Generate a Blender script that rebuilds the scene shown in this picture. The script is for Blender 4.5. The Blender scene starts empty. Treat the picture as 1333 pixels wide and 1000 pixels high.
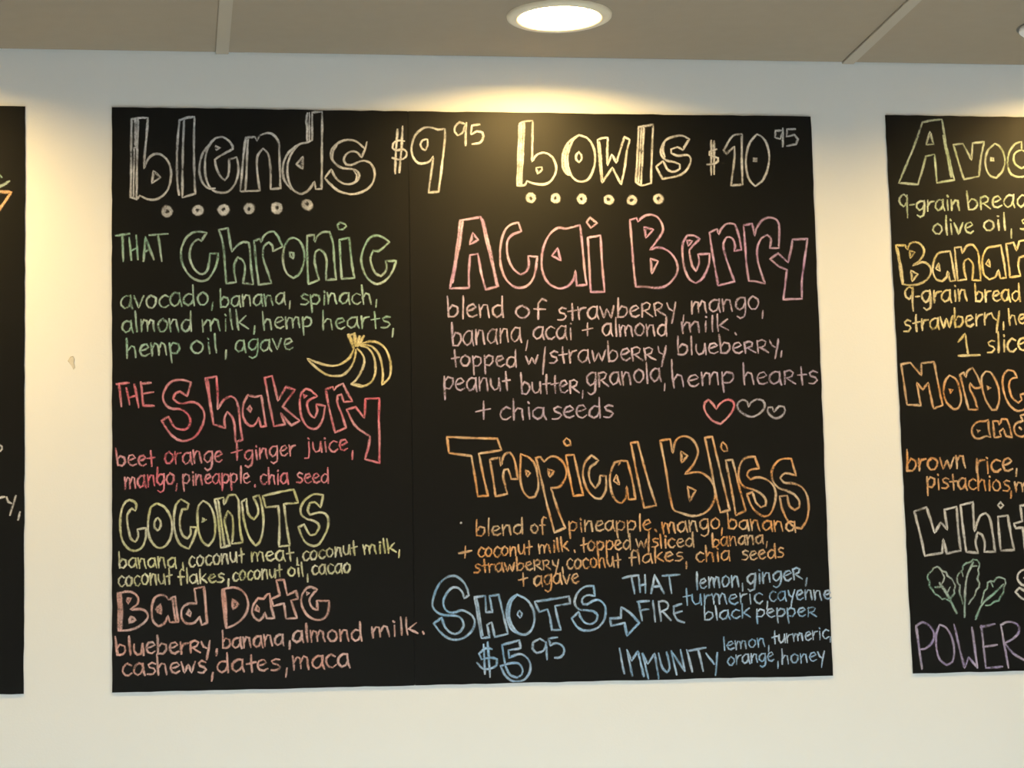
import bpy, bmesh, math, random
from mathutils import Vector, Matrix

random.seed(7)
S = bpy.context.scene
COL = S.collection

# ------------------------------------------------------------------ camera
IMG_W, IMG_H = 1333.0, 1000.0
YAW, PITCH, ROLL, FPX = -0.147237777, 0.133089157, 0.0244542336, 3017.29
DIST = 4.28447                      # camera to menu wall
CEIL = 2.75                         # ceiling height
CAM_Z = CEIL - 1.21096
CAM = Vector((0.0, -DIST, CAM_Z))
RC = Matrix.Rotation(YAW, 3, 'Z') @ Matrix.Rotation(PITCH, 3, 'X') @ Matrix.Rotation(ROLL, 3, 'Y')
cd = bpy.data.cameras.new('camera')
cd.sensor_fit = 'HORIZONTAL'
cd.sensor_width = 36.0
cd.lens = FPX * 36.0 / IMG_W
cd.clip_start = 0.05
cam = bpy.data.objects.new('camera', cd)
COL.objects.link(cam)
cam.matrix_world = Matrix.Translation(CAM) @ (RC @ Matrix.Rotation(math.pi / 2, 3, 'X')).to_4x4()
S.camera = cam

# ------------------------------------------------------------------ world, daylight, exposure
w = bpy.data.worlds.new('world')
S.world = w
w.use_nodes = True
w.node_tree.nodes['Background'].inputs[0].default_value = (0.72, 0.83, 1.0, 1)
w.node_tree.nodes['Background'].inputs[1].default_value = 0.6
S.view_settings.view_transform = 'Standard'
S.view_settings.look = 'None'
S.view_settings.gamma = 1.0
S.view_settings.use_curve_mapping = False
S.view_settings.exposure = 0.0

ROOM_X0, ROOM_X1, ROOM_Y0 = -2.95, 3.75, -6.2
WINDOWS = [(-2.35, -0.55), (-0.25, 1.55), (1.85, 3.3)]     # shop windows in the back wall
WIN_Z0, WIN_Z1 = 0.25, 1.75
DAY = 2.2
for k, (a, b) in enumerate(WINDOWS):
    ld = bpy.data.lights.new('daylight', 'AREA')
    ld.shape = 'RECTANGLE'
    ld.size, ld.size_y = b - a - 0.1, WIN_Z1 - WIN_Z0 - 0.1
    ld.energy = DAY * ld.size * ld.size_y
    ld.color = (0.90, 0.96, 1.0)
    lo = bpy.data.objects.new('daylight', ld)
    COL.objects.link(lo)
    lo.location = ((a + b) / 2, ROOM_Y0 + 0.06, (WIN_Z0 + WIN_Z1) / 2)
    lo.rotation_euler = (math.pi / 2, 0, 0)          # shines towards +y
# low sun added with an unseen side window; floor patch brightens the lower wall
ADDED_WIN = (-1.9, -0.35, 0.7, 2.2)                          # y0, y1, z0, z1 of the opening added in the right-hand wall
sd = bpy.data.lights.new('fill_sun', 'SUN')
sd.energy = 74.0
sd.angle = math.radians(0.6)
sd.color = (0.83, 0.93, 1.0)
so = bpy.data.objects.new('fill_sun', sd)
COL.objects.link(so)
so.location = (8, -1.5, 4)
so.rotation_euler = Vector((-1.0, 0.0, -math.tan(math.radians(25)))).to_track_quat('-Z', 'Y').to_euler()
LAMP_EMIT = 365.0
LAMP_COL = (1.0, 0.66, 0.22)


# ------------------------------------------------------------------ pixel helpers
def ray(px, py):
    return RC @ Vector(((px - IMG_W / 2) / FPX, 1.0, -(py - IMG_H / 2) / FPX))


def on_wall(px, py):
    d = ray(px, py)
    s = DIST / d.y
    return d.x * s, CAM_Z + d.z * s


def on_ceiling(px, py):
    d = ray(px, py)
    s = (CEIL - CAM_Z) / d.z
    return d.x * s, -DIST + d.y * s


# ------------------------------------------------------------------ materials
def mat(name):
    m = bpy.data.materials.new(name)
    m.use_nodes = True
    return m, m.node_tree.nodes, m.node_tree.links, m.node_tree.nodes['Principled BSDF']


def surface(name, col, col2, rough, scale, bump=0.0, bscale=80, spec=0.3, metallic=0.0):
    m, n, l, b = mat(name)
    tc = n.new('ShaderNodeTexCoord')
    no = n.new('ShaderNodeTexNoise')
    no.inputs['Scale'].default_value = scale
    no.inputs['Detail'].default_value = 4
    l.new(tc.outputs['Object'], no.inputs['Vector'])
    r = n.new('ShaderNodeMix')
    r.data_type = 'RGBA'
    r.inputs['A'].default_value = (*col, 1)
    r.inputs['B'].default_value = (*col2, 1)
    l.new(no.outputs['Fac'], r.inputs['Factor'])
    l.new(r.outputs['Result'], b.inputs['Base Color'])
    b.inputs['Roughness'].default_value = rough
    b.inputs['Specular IOR Level'].default_value = spec
    b.inputs['Metallic'].default_value = metallic
    if bump:
        n2 = n.new('ShaderNodeTexNoise')
        n2.inputs['Scale'].default_value = bscale
        n2.inputs['Detail'].default_value = 3
        l.new(tc.outputs['Object'], n2.inputs['Vector'])
        bp = n.new('ShaderNodeBump')
        bp.inputs['Strength'].default_value = bump
        bp.inputs['Distance'].default_value = 0.002
        l.new(n2.outputs['Fac'], bp.inputs['Height'])
        l.new(bp.outputs['Normal'], b.inputs['Normal'])
    return m


M_WALL = surface('white_wall_paint', (0.80, 0.80, 0.79), (0.83, 0.83, 0.82), 0.75, 3, 0.10, 240, 0.2)
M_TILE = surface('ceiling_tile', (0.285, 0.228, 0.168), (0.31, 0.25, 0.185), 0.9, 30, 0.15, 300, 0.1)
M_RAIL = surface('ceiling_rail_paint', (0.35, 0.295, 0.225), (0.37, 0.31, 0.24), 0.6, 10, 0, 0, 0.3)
M_FLOOR = surface('floor_concrete', (0.46, 0.45, 0.43), (0.54, 0.53, 0.50), 0.6, 3, 0.1, 40, 0.3)
M_BOARD = surface('black_chalkboard_vinyl', (0.0022, 0.0022, 0.0018), (0.0035, 0.0035, 0.003), 0.48, 9, 0.03, 500, 0.24)
M_TRIM = surface('brushed_trim_metal', (0.66, 0.56, 0.41), (0.70, 0.60, 0.45), 0.5, 40, 0, 0, 0.3)
M_CAN = surface('reflector_paint', (0.72, 0.70, 0.66), (0.75, 0.73, 0.69), 0.5, 40, 0, 0, 0.4)
M_FRAME = surface('window_frame_paint', (0.15, 0.15, 0.15), (0.18, 0.18, 0.18), 0.5, 10)
M_SHADOW_RING = surface('fixture_shadow_ring', (0.10, 0.09, 0.08), (0.13, 0.12, 0.10), 0.5, 40)  # dark colour stands for the shadow gap around the fixture
M_COVER = surface('fixture_cover', (0.74, 0.69, 0.66), (0.77, 0.72, 0.69), 0.5, 40)
M_CHIP = surface('wall_filler', (0.62, 0.57, 0.48), (0.68, 0.63, 0.54), 0.9, 60)

M_GLASS, n_, l_, b_ = mat('window_glass')
tr_ = n_.new('ShaderNodeBsdfTransparent')
tr_.inputs[0].default_value = (0.94, 0.97, 0.96, 1)
gl_ = n_.new('ShaderNodeBsdfGlossy')
gl_.inputs['Roughness'].default_value = 0.02
fr_ = n_.new('ShaderNodeFresnel')
mx_ = n_.new('ShaderNodeMixShader')
l_.new(fr_.outputs[0], mx_.inputs[0])
l_.new(tr_.outputs[0], mx_.inputs[1])
l_.new(gl_.outputs[0], mx_.inputs[2])
l_.new(mx_.outputs[0], n_['Material Output'].inputs[0])

M_BULB, n_, l_, b_ = mat('lit_bulb')
b_.inputs['Base Color'].default_value = (0.9, 0.85, 0.75, 1)
b_.inputs['Emission Color'].default_value = (*LAMP_COL, 1)
b_.inputs['Emission Strength'].default_value = LAMP_EMIT


def chalk(name, col, col2):
    """Chalk: grainy, thinner towards the edge of the stroke."""
    m, n, l, b = mat('chalk_' + name)
    geo = n.new('ShaderNodeNewGeometry')
    uv = n.new('ShaderNodeUVMap')
    sep = n.new('ShaderNodeSeparateXYZ')
    l.new(uv.outputs['UV'], sep.inputs[0])

    def math_(op, a, bb, clamp=False):
        x = n.new('ShaderNodeMath')
        x.operation = op
        x.use_clamp = clamp
        for i, v in enumerate((a, bb)):
            if isinstance(v, (int, float)):
                x.inputs[i].default_value = v
            elif v is not None:
                l.new(v, x.inputs[i])
        return x.outputs[0]
    ed = math_('ABSOLUTE', math_('SUBTRACT', sep.outputs[1], 0.5), None)
    ed = math_('MULTIPLY', ed, 2.0)
    mr = n.new('ShaderNodeMapRange')
    mr.interpolation_type = 'SMOOTHSTEP'
    mr.inputs['From Min'].default_value = 1.0
    mr.inputs['From Max'].default_value = 0.25
    l.new(ed, mr.inputs['Value'])
    fine = n.new('ShaderNodeTexNoise')
    fine.inputs['Scale'].default_value = 420
    fine.inputs['Detail'].default_value = 2
    l.new(geo.outputs['Position'], fine.inputs['Vector'])
    big = n.new('ShaderNodeTexNoise')
    big.inputs['Scale'].default_value = 34
    big.inputs['Detail'].default_value = 2
    l.new(geo.outputs['Position'], big.inputs['Vector'])
    g = math_('MULTIPLY_ADD', fine.outputs['Fac'], 1.1)
    g.node.inputs[2].default_value = 0.12
    p = math_('MULTIPLY_ADD', big.outputs['Fac'], 1.9)
    p.node.inputs[2].default_value = -0.06
    a = math_('MULTIPLY', math_('MULTIPLY', g, p), mr.outputs['Result'], True)
    l.new(a, b.inputs['Alpha'])
    mx = n.new('ShaderNodeMix')
    mx.data_type = 'RGBA'
    mx.inputs['A'].default_value = (*col, 1)
    mx.inputs['B'].default_value = (*col2, 1)
    hue = n.new('ShaderNodeTexNoise')
    hue.inputs['Scale'].default_value = 17
    l.new(geo.outputs['Position'], hue.inputs['Vector'])
    mr2 = n.new('ShaderNodeMapRange')
    mr2.inputs['From Min'].default_value = 0.35
    mr2.inputs['From Max'].default_value = 0.65
    l.new(hue.outputs['Fac'], mr2.inputs['Value'])
    l.new(mr2.outputs['Result'], mx.inputs['Factor'])
    l.new(mx.outputs['Result'], b.inputs['Base Color'])
    b.inputs['Roughness'].default_value = 1.0
    b.inputs['Specular IOR Level'].default_value = 0.0
    return m


CH = {
    'white': chalk('white', (0.68, 0.68, 0.70), (0.78, 0.77, 0.76)),
    'green': chalk('green', (0.33, 0.56, 0.46), (0.50, 0.62, 0.57)),
    'red': chalk('red', (0.84, 0.22, 0.30), (0.74, 0.40, 0.46)),
    'yellow': chalk('yellow', (0.75, 0.76, 0.40), (0.75, 0.75, 0.62)),
    'banana': chalk('banana_yellow', (0.88, 0.74, 0.34), (0.84, 0.77, 0.55)),
    'salmon': chalk('salmon', (0.84, 0.48, 0.42), (0.72, 0.53, 0.52)),
    'pink': chalk('mauve_pink', (0.58, 0.36, 0.62), (0.60, 0.44, 0.58)),
    'mauve': chalk('pale_mauve', (0.50, 0.42, 0.62), (0.56, 0.47, 0.61)),
    'orange': chalk('orange', (0.88, 0.45, 0.18), (0.70, 0.54, 0.38)),
    'blue': chalk('blue', (0.34, 0.62, 0.98), (0.52, 0.65, 0.84)),
    'grey': chalk('grey', (0.46, 0.44, 0.54), (0.52, 0.50, 0.58)),
    'purple': chalk('purple', (0.44, 0.37, 0.64), (0.50, 0.45, 0.56)),
    'lime': chalk('pale_lime', (0.62, 0.74, 0.50), (0.68, 0.72, 0.58)),
    'mint': chalk('leaf_green', (0.32, 0.56, 0.47), (0.46, 0.52, 0.51)),
}


# ------------------------------------------------------------------ object helpers
def link(name, me, m, parent=None, loc=(0, 0, 0)):
    o = bpy.data.objects.new(name, me)
    COL.objects.link(o)
    if m is not None and me is not None and not me.materials:
        me.materials.append(m)
    o.location = loc
    o.parent = parent
    return o


def empty(name, loc=(0, 0, 0), parent=None):
    o = bpy.data.objects.new(name, None)
    o.empty_display_size = 0.05
    COL.objects.link(o)
    o.location = loc
    o.parent = parent
    return o


def box_mesh(name, x0, x1, y0, y1, z0, z1, bevel=0.0):
    bm = bmesh.new()
    bmesh.ops.create_cube(bm, size=1)
    for v in bm.verts:
        v.co = Vector((x0 + (v.co.x + .5) * (x1 - x0), y0 + (v.co.y + .5) * (y1 - y0), z0 + (v.co.z + .5) * (z1 - z0)))
    if bevel:
        bmesh.ops.bevel(bm, geom=bm.edges[:], offset=bevel, segments=2, affect='EDGES')
    me = bpy.data.meshes.new(name)
    bm.to_mesh(me)
    bm.free()
    return me


def lathe_mesh(name, prof, seg=64, smooth=True):
    vs, fs = [], []
    n = len(prof)
    for i in range(seg):
        a = 2 * math.pi * i / seg
        for r, z in prof:
            vs.append((r * math.cos(a), r * math.sin(a), z))
    for i in range(seg):
        j = (i + 1) % seg
        for k in range(n - 1):
            fs.append((i * n + k, j * n + k, j * n + k + 1, i * n + k + 1))
    me = bpy.data.meshes.new(name)
    me.from_pydata(vs, [], fs)
    bm = bmesh.new()
    bm.from_mesh(me)
    bmesh.ops.remove_doubles(bm, verts=bm.verts[:], dist=1e-6)
    bmesh.ops.recalc_face_normals(bm, faces=bm.faces[:])
    bm.to_mesh(me)
    bm.free()
    for p in me.polygons:
        p.use_smooth = smooth
    return me


def structure(o):
    o['kind'] = 'structure'
    return o


# ------------------------------------------------------------------ room shell
X0, X1, Y0 = ROOM_X0, ROOM_X1, ROOM_Y0
T = 0.12
wall_front = structure(link('wall_front', box_mesh('wall_front', X0 - T, X1 + T, 0, T, 0, CEIL + 0.3), M_WALL))
structure(link('wall_left', box_mesh('wall_left', X0 - T, X0, Y0 - T, 0, 0, CEIL + 0.3), M_WALL))
wr = bmesh.new()
sy0, sy1, sz0, sz1 = ADDED_WIN
for (y0_, y1_, z0_, z1_) in ((Y0 - T, sy0, 0, CEIL + .3), (sy1, 0, 0, CEIL + .3), (sy0, sy1, 0, sz0), (sy0, sy1, sz1, CEIL + .3)):
    r = bmesh.ops.create_cube(wr, size=1)
    for v in r['verts']:
        v.co = Vector((X1 + (v.co.x + .5) * T, y0_ + (v.co.y + .5) * (y1_ - y0_), z0_ + (v.co.z + .5) * (z1_ - z0_)))
me = bpy.data.meshes.new('wall_right')
wr.to_mesh(me)
wr.free()
structure(link('wall_right', me, M_WALL))
structure(link('floor', box_mesh('floor', X0 - T, X1 + T, Y0 - T, T, -T, 0), M_FLOOR))
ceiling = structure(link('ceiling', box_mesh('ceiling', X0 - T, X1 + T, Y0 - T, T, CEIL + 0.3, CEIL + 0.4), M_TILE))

# back wall with the shop windows that give the daylight
wb = bmesh.new()


def wbox(x0, x1, z0, z1):
    r = bmesh.ops.create_cube(wb, size=1)
    for v in r['verts']:
        v.co = Vector((x0 + (v.co.x + .5) * (x1 - x0), Y0 - T + (v.co.y + .5) * T, z0 + (v.co.z + .5) * (z1 - z0)))


wbox(X0, X1, 0, WIN_Z0)
wbox(X0, X1, WIN_Z1, CEIL + 0.3)
edges = [X0] + [v for ab in WINDOWS for v in ab] + [X1]
for k in range(0, len(edges), 2):
    wbox(edges[k], edges[k + 1], WIN_Z0, WIN_Z1)
me = bpy.data.meshes.new('wall_back')
wb.to_mesh(me)
wb.free()
structure(link('wall_back', me, M_WALL))


def window(n, loc, hw, hh, turn=0.0):
    root = structure(empty('window_%d' % n, loc))
    root.rotation_euler = (0, 0, turn)
    f = bmesh.new()
    for (x0, x1, z0, z1) in ((-hw, -hw + .05, 0, hh), (hw - .05, hw, 0, hh), (-hw + .05, hw - .05, 0, .05), (-hw + .05, hw - .05, hh - .05, hh)):
        r = bmesh.ops.create_cube(f, size=1)
        for v in r['verts']:
            v.co = Vector((x0 + (v.co.x + .5) * (x1 - x0), v.co.y * .05, z0 + (v.co.z + .5) * (z1 - z0)))
    me = bpy.data.meshes.new('window_frame')
    f.to_mesh(me)
    f.free()
    link('window_frame', me, M_FRAME, root)
    link('pane', box_mesh('pane', -hw + .05, hw - .05, -.003, .003, .05, hh - .05), M_GLASS, root)


for k, (a, b) in enumerate(WINDOWS):
    window(k + 1, ((a + b) / 2, Y0 - 0.04, WIN_Z0), (b - a) / 2, WIN_Z1 - WIN_Z0)
window(len(WINDOWS) + 1, (X1 + 0.05, (sy0 + sy1) / 2, sz0), (sy1 - sy0) / 2, sz1 - sz0, math.pi / 2)  # unseen side window, added to let the floor patch of light in

# ------------------------------------------------------------------ ceiling grid: tiles and rails
RAIL_X = 0.0976          # centre of one rail on the wall line
PITCH_X, PITCH_Y = 1.219, 0.6096
RW = 0.0245
rails_x = [RAIL_X + PITCH_X * k for k in range(-3, 4)]
rails_x = [x for x in rails_x if X0 < x < X1]
rail_me = box_mesh('main_rail', -RW / 2, RW / 2, Y0, -0.003, 0, 0.004, 0.0008)
for x in rails_x:
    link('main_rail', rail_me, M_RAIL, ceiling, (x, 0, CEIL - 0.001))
rows = []
y = -0.0035
while y > Y0 + 0.05:
    rows.append((max(y - PITCH_Y, Y0), y))
    y -= PITCH_Y
cols = []
ex = [X0] + rails_x + [X1]
for a, b in zip(ex[:-1], ex[1:]):
    cols.append((a, b))
cross_cache = {}
for a, b in cols:
    wdt = round(b - a - RW, 4)
    if wdt not in cross_cache:
        cross_cache[wdt] = box_mesh('cross_rail', -wdt / 2, wdt / 2, -RW / 2, RW / 2, 0, 0.004, 0.0008)
    for (y0, y1) in rows[:-1]:
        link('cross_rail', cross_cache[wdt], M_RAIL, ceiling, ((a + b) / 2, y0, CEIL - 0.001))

LIGHTS = [(-0.575, -0.28, 'left'), (0.6965, -0.2805, 'mid'), (1.85, -0.28, 'right')]
HOLE_R = 0.079


def tile_mesh(hx, hy, hole=None):
    """A lay-in tile (half sizes hx, hy), optionally with a round cut-out for a lamp."""
    bm = bmesh.new()
    th = 0.015
    if hole is None:
        bmesh.ops.create_cube(bm, size=1)
        for v in bm.verts:
            v.co = Vector((v.co.x * 2 * hx, v.co.y * 2 * hy, (v.co.z + .5) * th))
    else:
        cx, cy = hole
        angs = [2 * math.pi * k / 48 for k in range(48)]
        angs += [math.atan2(sy * hy - cy, sx * hx - cx) % (2 * math.pi) for sx in (-1, 1) for sy in (-1, 1)]
        angs = sorted(set(round(a, 7) for a in angs))
        loops = []
        for z in (0, th):
            inner, outer = [], []
            for a in angs:
                c, s = math.cos(a), math.sin(a)
                inner.append(bm.verts.new((cx + HOLE_R * c, cy + HOLE_R * s, z)))
                ts = []
                if abs(c) > 1e-9:
                    ts.append(((hx if c > 0 else -hx) - cx) / c)
                if abs(s) > 1e-9:
                    ts.append(((hy if s > 0 else -hy) - cy) / s)
                t = min(ts)
                outer.append(bm.verts.new((cx + t * c, cy + t * s, z)))
            loops.append((inner, outer))
        n = len(angs)
        for i in range(n):
            j = (i + 1) % n
            for q in range(2):
                I, O = loops[q]
                bm.faces.new((I[i], I[j], O[j], O[i]))
            bm.faces.new((loops[0][0][i], loops[0][0][j], loops[1][0][j], loops[1][0][i]))
            bm.faces.new((loops[0][1][i], loops[0][1][j], loops[1][1][j], loops[1][1][i]))
        bmesh.ops.recalc_face_normals(bm, faces=bm.faces[:])
    me = bpy.data.meshes.new('ceiling_tile')
    bm.to_mesh(me)
    bm.free()
    return me


tile_cache = {}
for ci, (a, b) in enumerate(cols):
    for ri, (y0, y1) in enumerate(rows):
        gx = 0.0014
        xa, xb = a + RW / 2 - 0.004, b - RW / 2 + 0.004
        ya, yb = y0 + 0.008, y1 - (0.0 if ri == 0 else 0.008)
        mx_, my_ = (xa + xb) / 2, (ya + yb) / 2
        hole = None
        for lx, ly, _ in LIGHTS:
            if xa < lx < xb and ya < ly < yb:
                hole = (lx - mx_, ly - my_)
        key = (round(xb - xa, 4), round(yb - ya, 4))
        if hole:
            tm = tile_mesh((xb - xa) / 2, (yb - ya) / 2, hole)
        else:
            if key not in tile_cache:
                tile_cache[key] = tile_mesh((xb - xa) / 2, (yb - ya) / 2)
            tm = tile_cache[key]
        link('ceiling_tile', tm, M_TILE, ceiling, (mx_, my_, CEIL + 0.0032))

# ------------------------------------------------------------------ recessed downlights
trim_me = lathe_mesh('trim_ring', [(0.0735, 0.005), (0.0735, -0.002), (0.078, -0.0045), (0.088, -0.0045), (0.0945, -0.0015), (0.0955, 0.0036), (0.0955, 0.005), (0.0735, 0.005)])
can_me = lathe_mesh('reflector', [(0.0735, 0.002), (0.0725, 0.03), (0.068, 0.075), (0.066, 0.11), (0.0001, 0.11), (0.0001, 0.113), (0.069, 0.113), (0.071, 0.075), (0.0755, 0.03), (0.0765, 0.002), (0.0735, 0.002)])
bulb_me = lathe_mesh('bulb', [(0.0001, 0.0185), (0.025, 0.0190), (0.045, 0.0205), (0.058, 0.0235), (0.0645, 0.0285)])
base_me = lathe_mesh('bulb_body', [(0.0645, 0.0285), (0.064, 0.036), (0.045, 0.075), (0.02, 0.095), (0.02, 0.11), (0.0001, 0.11)])
LAMP_LABEL = {
    'left': 'lit round recessed downlight in the ceiling over the chalkboard with the orange chalk triangle',
    'mid': 'lit round recessed ceiling downlight with metal trim over the blends and bowls chalkboard',
    'right': 'round recessed ceiling downlight over the chalkboard with the drawn green leaves',
}
for lx, ly, k in LIGHTS:
    root = empty('downlight', (lx, ly, CEIL))
    root['label'] = LAMP_LABEL[k]
    root['category'] = 'downlight'
    root['group'] = 'recessed downlights along the menu wall'
    link('trim_ring', trim_me, M_TRIM, root)
    link('reflector', can_me, M_CAN, root)
    bo = link('bulb', bulb_me, M_BULB, root)
    link('bulb_body', base_me, M_CAN, bo)


# ------------------------------------------------------------------ small round fixture on the ceiling
root = empty('ceiling_fixture', (1.632, -0.262, CEIL + 0.0032))
root['label'] = 'small round pale fixture with a dark rim painted for its shadow gap, fixed flat on the ceiling tile'
root['category'] = 'ceiling fixture'
link('outline', lathe_mesh('outline', [(0.056, 0.001), (0.056, -0.0012), (0.062, -0.0012), (0.0625, 0.001), (0.056, 0.001)]), M_SHADOW_RING, root)  # flat dark ring painted in place of the shade beside the cover
link('cover', lathe_mesh('cover', [(0.0001, -0.013), (0.02, -0.0128), (0.040, -0.0115), (0.0535, -0.0095), (0.0575, -0.006), (0.058, 0.001), (0.0001, 0.001)]), M_COVER, root)

# ------------------------------------------------------------------ chalk strokes
PXM = 0.00142                       # metres per photo pixel on the wall
SHEET_T = 0.0016                    # thickness of the vinyl sheet
order = [0]


def smooth_line(pts, closed):
    """Catmull-Rom through the points, keeping sharp corners sharp."""
    n = len(pts)
    if n < 3:
        out = []
        L = math.dist(pts[0], pts[-1])
        k = max(2, int(L / 5))
        for i in range(k + 1):
            t = i / k
            out.append((pts[0][0] + (pts[-1][0] - pts[0][0]) * t, pts[0][1] + (pts[-1][1] - pts[0][1]) * t))
        return out

    def P(i):
        return pts[i % n] if closed else pts[max(0, min(n - 1, i))]
    corner = []
    for i in range(n):
        if not closed and i in (0, n - 1):
            corner.append(True)
            continue
        a, b, c = P(i - 1), P(i), P(i + 1)
        v1 = (b[0] - a[0], b[1] - a[1])
        v2 = (c[0] - b[0], c[1] - b[1])
        ang = abs(math.atan2(v1[0] * v2[1] - v1[1] * v2[0], v1[0] * v2[0] + v1[1] * v2[1]))
        corner.append(ang > math.radians(57))
    out = []
    segs = n if closed else n - 1
    for i in range(segs):
        p1, p2 = P(i), P(i + 1)
        p0 = p1 if corner[i] else P(i - 1)
        p3 = p2 if corner[(i + 1) % n] else P(i + 2)
        L = math.dist(p1, p2)
        k = max(1, int(L / 3.0))
        # centripetal-like tangents limited by the segment length
        def tang(a, b, m):
            d = math.dist(a, b)
            if d < 1e-6:
                return (0, 0)
            f = min(1.0, 1.0 * L / d)
            return ((b[0] - a[0]) * f * m, (b[1] - a[1]) * f * m)
        t1 = tang(p0, p2, 0.55 if not corner[i] else 1.0)
        t2 = tang(p1, p3, 0.55 if not corner[(i + 1) % n] else 1.0)
        if not corner[i]:
            t1 = tang(p0, p2, 1.0)
        if not corner[(i + 1) % n]:
            t2 = tang(p1, p3, 1.0)
        for q in range(k):
            t = q / k
            h1 = 2 * t ** 3 - 3 * t ** 2 + 1
            h2 = t ** 3 - 2 * t ** 2 + t
            h3 = -2 * t ** 3 + 3 * t ** 2
            h4 = t ** 3 - t ** 2
            out.append((h1 * p1[0] + h2 * t1[0] + h3 * p2[0] + h4 * t2[0], h1 * p1[1] + h2 * t1[1] + h3 * p2[1] + h4 * t2[1]))
    if not closed:
        out.append(pts[-1])
    return out


def ribbons_mesh(name, strokes, base):
    """strokes: list of (pixel points, closed, width in px).  Flat chalk ribbons lying on the sheet."""
    vs, fs, uvs = [], [], []
    for pts, closed, wpx in strokes:
        line = smooth_line(pts, closed)
        # tiny hand tremor
        line = [(x + random.uniform(-.16, .16), y + random.uniform(-.16, .16)) for x, y in line]
        wl = [on_wall(x, y) for x, y in line]
        order[0] += 1
        yy = -SHEET_T - 0.00004 - (order[0] % 24) * 0.000006
        n = len(wl)
        b0 = len(vs)
        if not closed:             # let the stroke start and end round
            (x1, z1), (x2, z2) = wl[0], wl[1]
            d = math.dist(wl[0], wl[1]) or 1
            e = wpx * PXM * 0.28
            wl[0] = (x1 - (x2 - x1) / d * e, z1 - (z2 - z1) / d * e)
            (x1, z1), (x2, z2) = wl[-1], wl[-2]
            d = math.dist(wl[-1], wl[-2]) or 1
            wl[-1] = (x1 - (x2 - x1) / d * e, z1 - (z2 - z1) / d * e)
        drift = random.uniform(0, 6.28)
        acc = 0.0
        for i in range(n):
            if closed:
                a, b = wl[i - 1], wl[(i + 1) % n]
            else:
                a, b = wl[max(0, i - 1)], wl[min(n - 1, i + 1)]
            dx, dz = b[0] - a[0], b[1] - a[1]
            L = math.hypot(dx, dz) or 1e-6
            hw = wpx * PXM * 0.5 * (1 + 0.14 * math.sin(drift + i * 0.55) + random.uniform(-.08, .08))
            if not closed and i in (0, n - 1):
                hw *= 0.72
            nx, nz = -dz / L * hw, dx / L * hw
            vs.append((wl[i][0] + nx - base.x, yy - base.y, wl[i][1] + nz - base.z))
            vs.append((wl[i][0] - nx - base.x, yy - base.y, wl[i][1] - nz - base.z))
        m = n if closed else n - 1
        for i in range(m):
            j = (i + 1) % n
            fs.append((b0 + 2 * i, b0 + 2 * i + 1, b0 + 2 * j + 1, b0 + 2 * j))
            uvs += [(i / 10, 0), (i / 10, 1), ((i + 1) / 10, 1), ((i + 1) / 10, 0)]
    me = bpy.data.meshes.new(name)
    me.from_pydata(vs, [], fs)
    ul = me.uv_layers.new(name='UVMap')
    for i, c in enumerate(uvs):
        ul.data[i].uv = c
    return me


LINE_W = 4.6


def parse(x0, y0, s, text, wscale=1.0):
    """'x,y x,y z; 1.6: x,y x,y' -> strokes in photo pixels.  'o x,y r' is a filled dot."""
    out = []
    for part in text.split(';'):
        part = part.strip()
        if not part:
            continue
        wf = 1.0
        if ':' in part:
            a, part = part.split(':')
            wf = float(a)
        tok = part.split()
        closed = False
        if tok[-1] == 'z':
            closed = True
            tok = tok[:-1]
        pts = [tuple(map(float, t.split(','))) for t in tok]
        pts = [(x0 + a * s, y0 + b * s) for a, b in pts]
        out.append((pts, closed, LINE_W * wf * wscale))
    return out


def ring(px, py, r, w, n=14):
    pts = [(px + r * math.cos(2 * math.pi * k / n) * random.uniform(.86, 1.14), py + r * math.sin(2 * math.pi * k / n) * random.uniform(.86, 1.14)) for k in range(n)]
    return [(pts, True, w)]


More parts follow.
